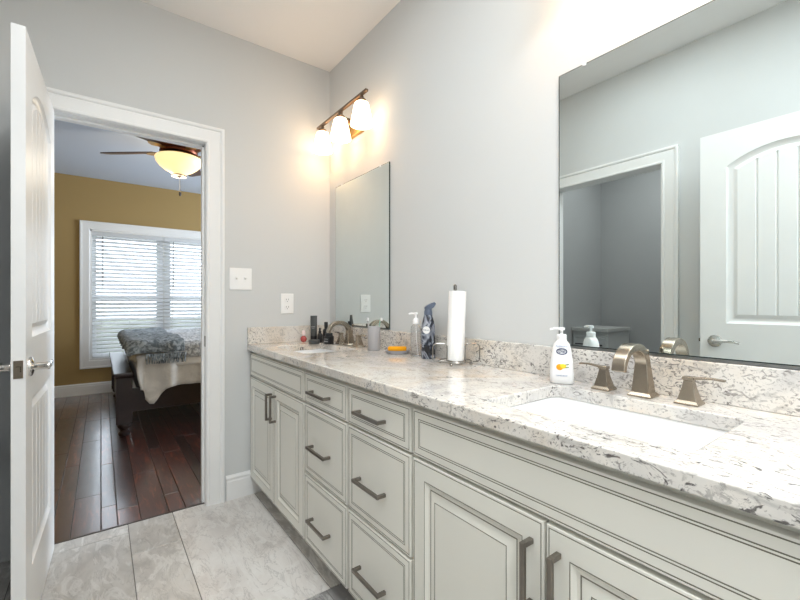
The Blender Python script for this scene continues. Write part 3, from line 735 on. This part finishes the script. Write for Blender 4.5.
# clear pump bottle
t = thing('clear_bottle', 'clear plastic bottle with white pump beside the marbled can', 'bottle', (1.172, 1.452, Z0), radians(-37))
MB().lathe([(.020, 0), (.0245, .003), (.0245, .125), (.022, .138), (.013, .148), (.012, .155)], n=24).build('bottle_body', 'clear_plastic', t, smooth=50)
MB().lathe([(.0145, .150), (.0145, .166), (.010, .176), (.004, .179), (.004, .194), (.009, .195), (.009, .203), (.004, .204)], n=18).tube2([(0, 0, .199), (-.02, 0, .200), (-.034, 0, .197)], .010, .007).build('pump', 'white_plastic', t, smooth=40)
MB().tube([(0, 0, .15), (.002, 0, .08), (.008, 0, .008)], .002, 6).build('dip_tube', 'white_plastic', t)

# soap dish and sponge
b = MB(); b.lathe([(.020, 0), (.030, .001), (.037, .011), (.041, .017), (.039, .017), (.033, .010), (.020, .006)], sx=.85, sy=1.6, n=28)
put(b, 'soap_dish', 'grey_ceramic', 'shallow oval grey soap dish on the granite', 'dish', (1.158, 1.580, Z0), smooth=50).rotation_euler = (0, 0, radians(53))
b = MB(); b.rings([SQ((.018, .042), 0), SQ((.021, .046), .004), SQ((.021, .046), .016), SQ((.017, .041), .021)])
o = put(b, 'sponge', 'sponge_orange', 'bright orange sponge lying in the grey soap dish', 'sponge', (1.158, 1.580, Z0 + .0145), smooth=50); o.rotation_euler = (0, radians(3), radians(53))

# grey tumbler with toothbrushes
b = MB(); b.lathe([(.031, 0), (.0335, .003), (.0335, .122), (.0325, .124), (.030, .122), (.030, .006)], n=28)
put(b, 'tumbler', 'grey_ceramic', 'plain grey cylindrical tumbler on the granite between sponge and far faucet', 'tumbler', (1.150, 1.775, Z0), smooth=50)
for dx, dy, lean, m_, lb in ((.008, -.010, (.10, -.12), 'brush_green', 'greenish toothbrush leaning right in the grey tumbler'), (-.006, .010, (-.14, .10), 'grey_ceramic', 'grey toothbrush leaning left in the grey tumbler')):
    t = thing('toothbrush', lb, 'toothbrush', (1.150 + dx, 1.775 + dy, Z0 + .008), group='toothbrushes in the grey tumbler')
    pts = [(0, 0, 0), (lean[0] * .05, lean[1] * .05, .06), (lean[0] * .12, lean[1] * .12, .135), (lean[0] * .15, lean[1] * .15, .158)]
    MB().tube(pts, [.0045, .005, .003, .005], 8).build('brush_handle', m_, t)
    MB().box(pts[3][0] - .004, pts[3][0] + .004, pts[3][1] - .012, pts[3][1], .146, .162).build('bristles', 'white_plastic', t, smooth=0)

# dark grooming items in the far corner
FC = 'grooming items in the far corner'
t = thing('cream_tube', 'tall black cream tube standing on its cap in the far corner', 'tube', (1.098, 2.405, Z0), radians(53), group=FC)
MB().lathe([(.0205, 0), (.0205, .035)], n=20).build('cap', 'black_plastic', t)
MB().rings([[(.020 * cos(a), .020 * sin(a), .035) for a in [2 * pi * i / 20 for i in range(20)]], [(.018 * cos(a), .021 * sin(a), .09) for a in [2 * pi * i / 20 for i in range(20)]], [(.003 * cos(a), .0215 * sin(a), .155) for a in [2 * pi * i / 20 for i in range(20)]], [(.0015 * cos(a), .0215 * sin(a), .165) for a in [2 * pi * i / 20 for i in range(20)]]]).build('tube_body', 'dark_grey', t, smooth=50)
bo = MB().box(-.0215, -.0205, -.012, .012, .092, .097).box(-.0215, -.0205, -.008, .008, .083, .086).build('label_lines', 'label_grey', t, smooth=0)
b = MB(); b.lathe([(.030, 0), (.033, .003), (.033, .012), (.034, .013), (.034, .022), (.032, .024)], n=28)
put(b, 'pomade_tin', 'dark_grey', 'low round dark tin in front of the black tube', 'tin', (1.035, 2.262, Z0), smooth=40)
t = thing('dropper_bottle', 'small black dropper bottle behind the round tin', 'bottle', (1.100, 2.320, Z0), group=FC)
MB().lathe([(.015, 0), (.0165, .002), (.0165, .048), (.012, .056), (.008, .058)], n=18).build('bottle_body', 'black_plastic', t, smooth=50)
MB().lathe([(.0095, .056), (.0095, .070), (.006, .072), (.0055, .088), (.003, .092)], n=14).build('dropper', 'black_plastic', t, smooth=50)
t = thing('spray_bottle', 'slim black spray bottle left of the far faucet', 'bottle', (1.150, 2.335, Z0), group=FC)
MB().lathe([(.020, 0), (.0215, .003), (.0215, .070), (.017, .080), (.010, .085)], n=20).build('bottle_body', 'black_plastic', t, smooth=50)
MB().lathe([(.011, .083), (.012, .100), (.012, .122), (.010, .126)], n=16).build('cap', 'black_plastic', t, smooth=50)
t = thing('wax_jar', 'squat black jar with label next to the slim black bottle', 'jar', (1.100, 2.195, Z0), radians(20), group=FC).scale = (1.15, 1.15, 1.15)
t = bpy.data.objects['wax_jar']
MB().rings([SQ((.021, .021), 0), SQ((.0225, .0225), .003), SQ((.0225, .0225), .040), SQ((.019, .019), .043)]).build('jar_body', 'black_plastic', t, smooth=50)
MB().lathe([(.019, .043), (.019, .056), (.017, .058)], n=20).build('lid', 'black_plastic', t, smooth=50)
MB().box(-.0232, -.0226, -.014, .014, .012, .018).box(-.0232, -.0226, -.014, .014, .026, .029).build('label_lines', 'label_grey', t, smooth=0)
t = thing('perfume_bottle', 'little red and pink perfume bottle left of the black tube', 'bottle', (1.020, 2.385, Z0), group=FC); t.scale = (1.1, 1.1, 1.15)
MB().sphere((0, 0, .018), .018, n=16).build('bottle_body', 'red_glass', t)
MB().lathe([(.006, .034), (.011, .037), (.010, .058), (.005, .066)], n=14).build('stopper', 'pink_glass', t, smooth=50)

# ------------------------------------------------------------------ bedroom furniture
bx0, bx1, by0, by1 = .145, 2.35, 4.17, 5.95
t = thing('bed', 'dark wood bed with turned footboard posts, seen through the doorway', 'bed', (0, 0, 0))
MB().box(bx0 - .02, bx0 + .035, by0 + .06, by1 - .04, .12, .515).box(bx0 - .065, bx0 + .075, by0 - .05, by1 + .05, .515, .547).build('footboard', 'dark_wood', t, smooth=0, bevel=.008)
for yy in (by0 + .02, by1):
    b = MB(); cx_ = bx0 + .015
    b.lathe([(.030, 0), (.042, .01), (.045, .03), (.030, .045), (.028, .055), (.046, .075), (.050, .095), (.040, .112)], (cx_, yy, 0), 20)
    b.rings([sqring(cx_, yy, .11, .058, .045), sqring(cx_, yy, .50, .058, .045), sqring(cx_, yy, .505, .062, .05), sqring(cx_, yy, .5145, .066, .055)])
    b.build('post', 'dark_wood', t, smooth=30)
for yy in (by0 + .01, by1 - .02): MB().box(bx0 + .05, bx1, yy, yy + .03, .20, .40).build('side_rail', 'dark_wood', t, smooth=0, bevel=.004)
MB().box(bx1, bx1 + .06, by0, by1, .1, 1.25).build('headboard', 'dark_wood', t, smooth=0, bevel=.01)
MB().box(bx0 + .13, bx1 - .01, by0 + .05, by1 - .05, .30, .50).build('box_spring', 'mattress_white', t, smooth=0, bevel=.02)
MB().box(bx0 + .14, bx1 - .01, by0 + .05, by1 - .05, .501, .70).build('mattress', 'mattress_white', t, smooth=0, bevel=.04, seg=3)
def drape(name, mt, label, cat, x0, x1, y0, y1, ztop, dropx, dropy, th, seed, nx=70, ny=90, rad=.05, wav=.014, dropfar=None, tail=0):
    """cloth lying over a box corner; hangs at low-x end and both y sides"""
    rn = random.Random(seed); ph = [rn.uniform(0, 6.28) for _ in range(8)]
    dropfar = dropy if dropfar is None else dropfar
    b = MB(); V = []
    for i in range(nx + 1):
        a = -dropx + (x1 - x0 + dropx) * i / nx; row = []
        for j in range(ny + 1):
            c = -dropy + (y1 - y0 + dropy + dropfar) * j / ny
            ox = max(0, -a); oy = -c if c < 0 else max(0, c - (y1 - y0)); sy = -1 if c < 0 else 1
            if tail and c < 0: c *= 1 + tail * math.exp(-((a - .05) / .075) ** 2); oy = -c
            d = max(ox, oy) if min(ox, oy) == 0 else (ox ** 3 + oy ** 3) ** (1 / 3)
            X = x0 + max(a, 0); Y = y0 + min(max(c, 0), y1 - y0)
            if d > 0:
                L = math.hypot(ox, oy); ux, uy = -ox / L, sy * oy / L
                out = rad * sin(min(d / rad, pi / 2)) + th
                L_ = 0; s_ = a * 22 + ph[0] if oy > ox else c * 22 + ph[1]
                k = min(d / .18, 1); out += k * (wav * sin(s_) + wav * .6 * sin(s_ * 1.9 + ph[2])) + k * wav
                if ox > 0 and oy > 0: out += .03 * min(ox, oy) / L * sin(L * 30 + ph[3])
                X += ux * out; Y += uy * out
                z = ztop - (rad * (1 - cos(min(d / rad, pi / 2))) + max(0, d - rad * pi / 2)) + th
            else:
                z = ztop + th + .008 * sin(a * 9 + ph[4] + 2 * sin(c * 5)) + .006 * sin(c * 13 + ph[5] + sin(a * 7))
                z = max(z, ztop + th * .6)
            row.append(b.bm.verts.new((X, Y, z)))
        V.append(row)
    for i in range(nx):
        for j in range(ny): b.face([V[i][j], V[i + 1][j], V[i + 1][j + 1], V[i][j + 1]])
    o = b.build(name, mt, None, smooth=60); m_ = o.modifiers.new('thick', 'SOLIDIFY'); m_.thickness = .006; m_.offset = 1
    if label: tag(o, label, cat)
    return o
drape('comforter', 'cream_fabric', 'cream comforter hanging over the side and foot of the bed', 'bedding', bx0 + .165, bx1 - .03, by0 + .04, by1 - .04, .705, .12, .35, .014, 5, wav=.022, tail=.42)
drape('bed_sheet', 'sheet_white', 'white sheet band showing between quilt and cream comforter', 'bedding', bx0 + .36, bx1 - .04, by0 + .04, by1 - .04, .728, .0, .215, .034, 9, rad=.05, wav=.004)
drape('quilt', 'quilt_fabric', 'grey and white patterned quilt spread over the bed', 'bedding', bx0 + .30, bx1 - .05, by0 + .04, by1 - .04, .746, .0, .172, .046, 8, rad=.05, wav=.006)
tb = drape('throw_blanket', 'throw_fabric', 'grey fringed throw blanket across the foot of the bed', 'blanket', bx0 + .15, bx0 + .46, by0 + .03, by1 - .04, .755, .12, .140, .060, 11, rad=.06, wav=.012)
b = MB(); rn = random.Random(4)
for k in range(44):
    x = bx0 + .17 + .30 * k / 43; y = by0 + .03 - .142 - rn.uniform(-.004, .01); z = .755 - .075
    b.tube([(x, y + .008, z + .02), (x + rn.uniform(-.008, .008), y - .004, z - .02), (x + rn.uniform(-.015, .015), y, z - .065)], [.006, .005, .003], 5)
b.build('fringe', 'throw_fabric', tb)

# ceiling fan
fx, fy = .565, 4.10
t = thing('ceiling_fan', 'bronze ceiling fan with lit glass bowl in the bedroom', 'ceiling fan', (fx, fy, 0))
MB().lathe([(.05, 2.645), (.10, 2.65), (.11, 2.68), (.11, ZC)], n=24).build('mount', 'fan_bronze', t)
MB().lathe([(.10, 2.475), (.15, 2.48), (.155, 2.495), (.14, 2.51), (.15, 2.52), (.175, 2.545), (.205, 2.57), (.21, 2.60), (.19, 2.61), (.12, 2.65)], n=32).build('motor_housing', 'fan_bronze', t, smooth=40)
for k in range(5):
    a = radians(141 - 72 * k); ca, sa = cos(a), sin(a)
    Pq = lambda r, s, z: (r * ca - s * sa, r * sa + s * ca, z)
    b = MB(); R = []; sl = -.25
    for r, hw in ((.22, .050), (.27, .058), (.45, .066), (.60, .070), (.68, .062), (.705, .040)):
        R.append([Pq(r, -hw, 2.497 - hw * sl), Pq(r, hw, 2.497 + hw * sl), Pq(r, hw, 2.504 + hw * sl), Pq(r, -hw, 2.504 - hw * sl)])
    b.rings(R)
    bl = b.build('blade', 'blade_wood', t, smooth=20, bevel=.001)
    b = MB(); b.rings([[Pq(r, -hw, 2.486), Pq(r, hw, 2.486), Pq(r, hw, 2.494), Pq(r, -hw, 2.494)] for r, hw in ((.13, .016), (.19, .020), (.23, .045), (.275, .030), (.30, .006))])
    b.build('blade_bracket', 'fan_gold', bl, smooth=20)
MB().lathe([(.08, 2.475), (.13, 2.47), (.17, 2.455), (.175, 2.44)], n=32).build('light_fitter', 'fan_gold', t, smooth=40)
MB().lathe([(.182, 2.445), (.190, 2.435), (.184, 2.405), (.158, 2.37), (.115, 2.335), (.06, 2.308), (.03, 2.300)], n=32).build('glass_bowl', 'bowl_glow', t, smooth=60)
MB().lathe([(.022, 2.312), (.03, 2.304), (.028, 2.292), (.062, 2.289), (.062, 2.281), (.02, 2.277), (.006, 2.268)], n=20).build('finial', 'lamp_bronze', t)
MB().tube([(.005, -.02, 2.282), (.005, -.02, 2.14)], .0028, 6).lathe([(.003, 0), (.010, .012), (.010, .036), (.003, .042)], (.005, -.02, 2.10), 10).build('pull_chain', 'dark_wood', t)
l = bpy.data.lights.new('fan_lamp', 'POINT'); l.energy = 9; l.color = (1, .85, .65); l.shadow_soft_size = .12
lo = bpy.data.objects.new('fan_lamp', l); lo.location = (fx, fy + .2, 2.24); C.objects.link(lo)

# ------------------------------------------------------------------ side-room cabinet (seen in the big mirror)
t = thing('storage_cabinet', 'grey cabinet with drawers in the side room, seen in the big mirror', 'cabinet', (-1.32, 1.86, 0))
MB().box(-.45, -.02, -.0, .342, .0, .865).build('cabinet_body', 'grey_cabinet', t, smooth=0)
MB().box(-.46, .015, -.015, .342, .867, .90).build('cabinet_top', 'grey_top', t, smooth=0, bevel=.003)
for y0, y1 in ((.012, .165), (.177, .332)):
    for z0, z1 in ((.66, .82), (.36, .63), (.06, .33)):
        d = MB(); d.rings([[(x, y0 + i, z0 + i), (x, y1 - i, z0 + i), (x, y1 - i, z1 - i), (x, y0 + i, z1 - i)] for i, x in ((0, -.0195), (0, 0), (.022, 0), (.026, -.005), (.034, -.005))])
        do = d.build('drawer', 'grey_cabinet', t, smooth=0)
        MB().box(.012, .02, (y0 + y1) / 2 - .05, (y0 + y1) / 2 + .05, (z0 + z1) / 2 - .005, (z0 + z1) / 2 + .005).box(0, .012, (y0 + y1) / 2 - .045, (y0 + y1) / 2 - .035, (z0 + z1) / 2 - .004, (z0 + z1) / 2 + .004).box(0, .012, (y0 + y1) / 2 + .035, (y0 + y1) / 2 + .045, (z0 + z1) / 2 - .004, (z0 + z1) / 2 + .004).build('handle', 'black_plastic', do, smooth=0)
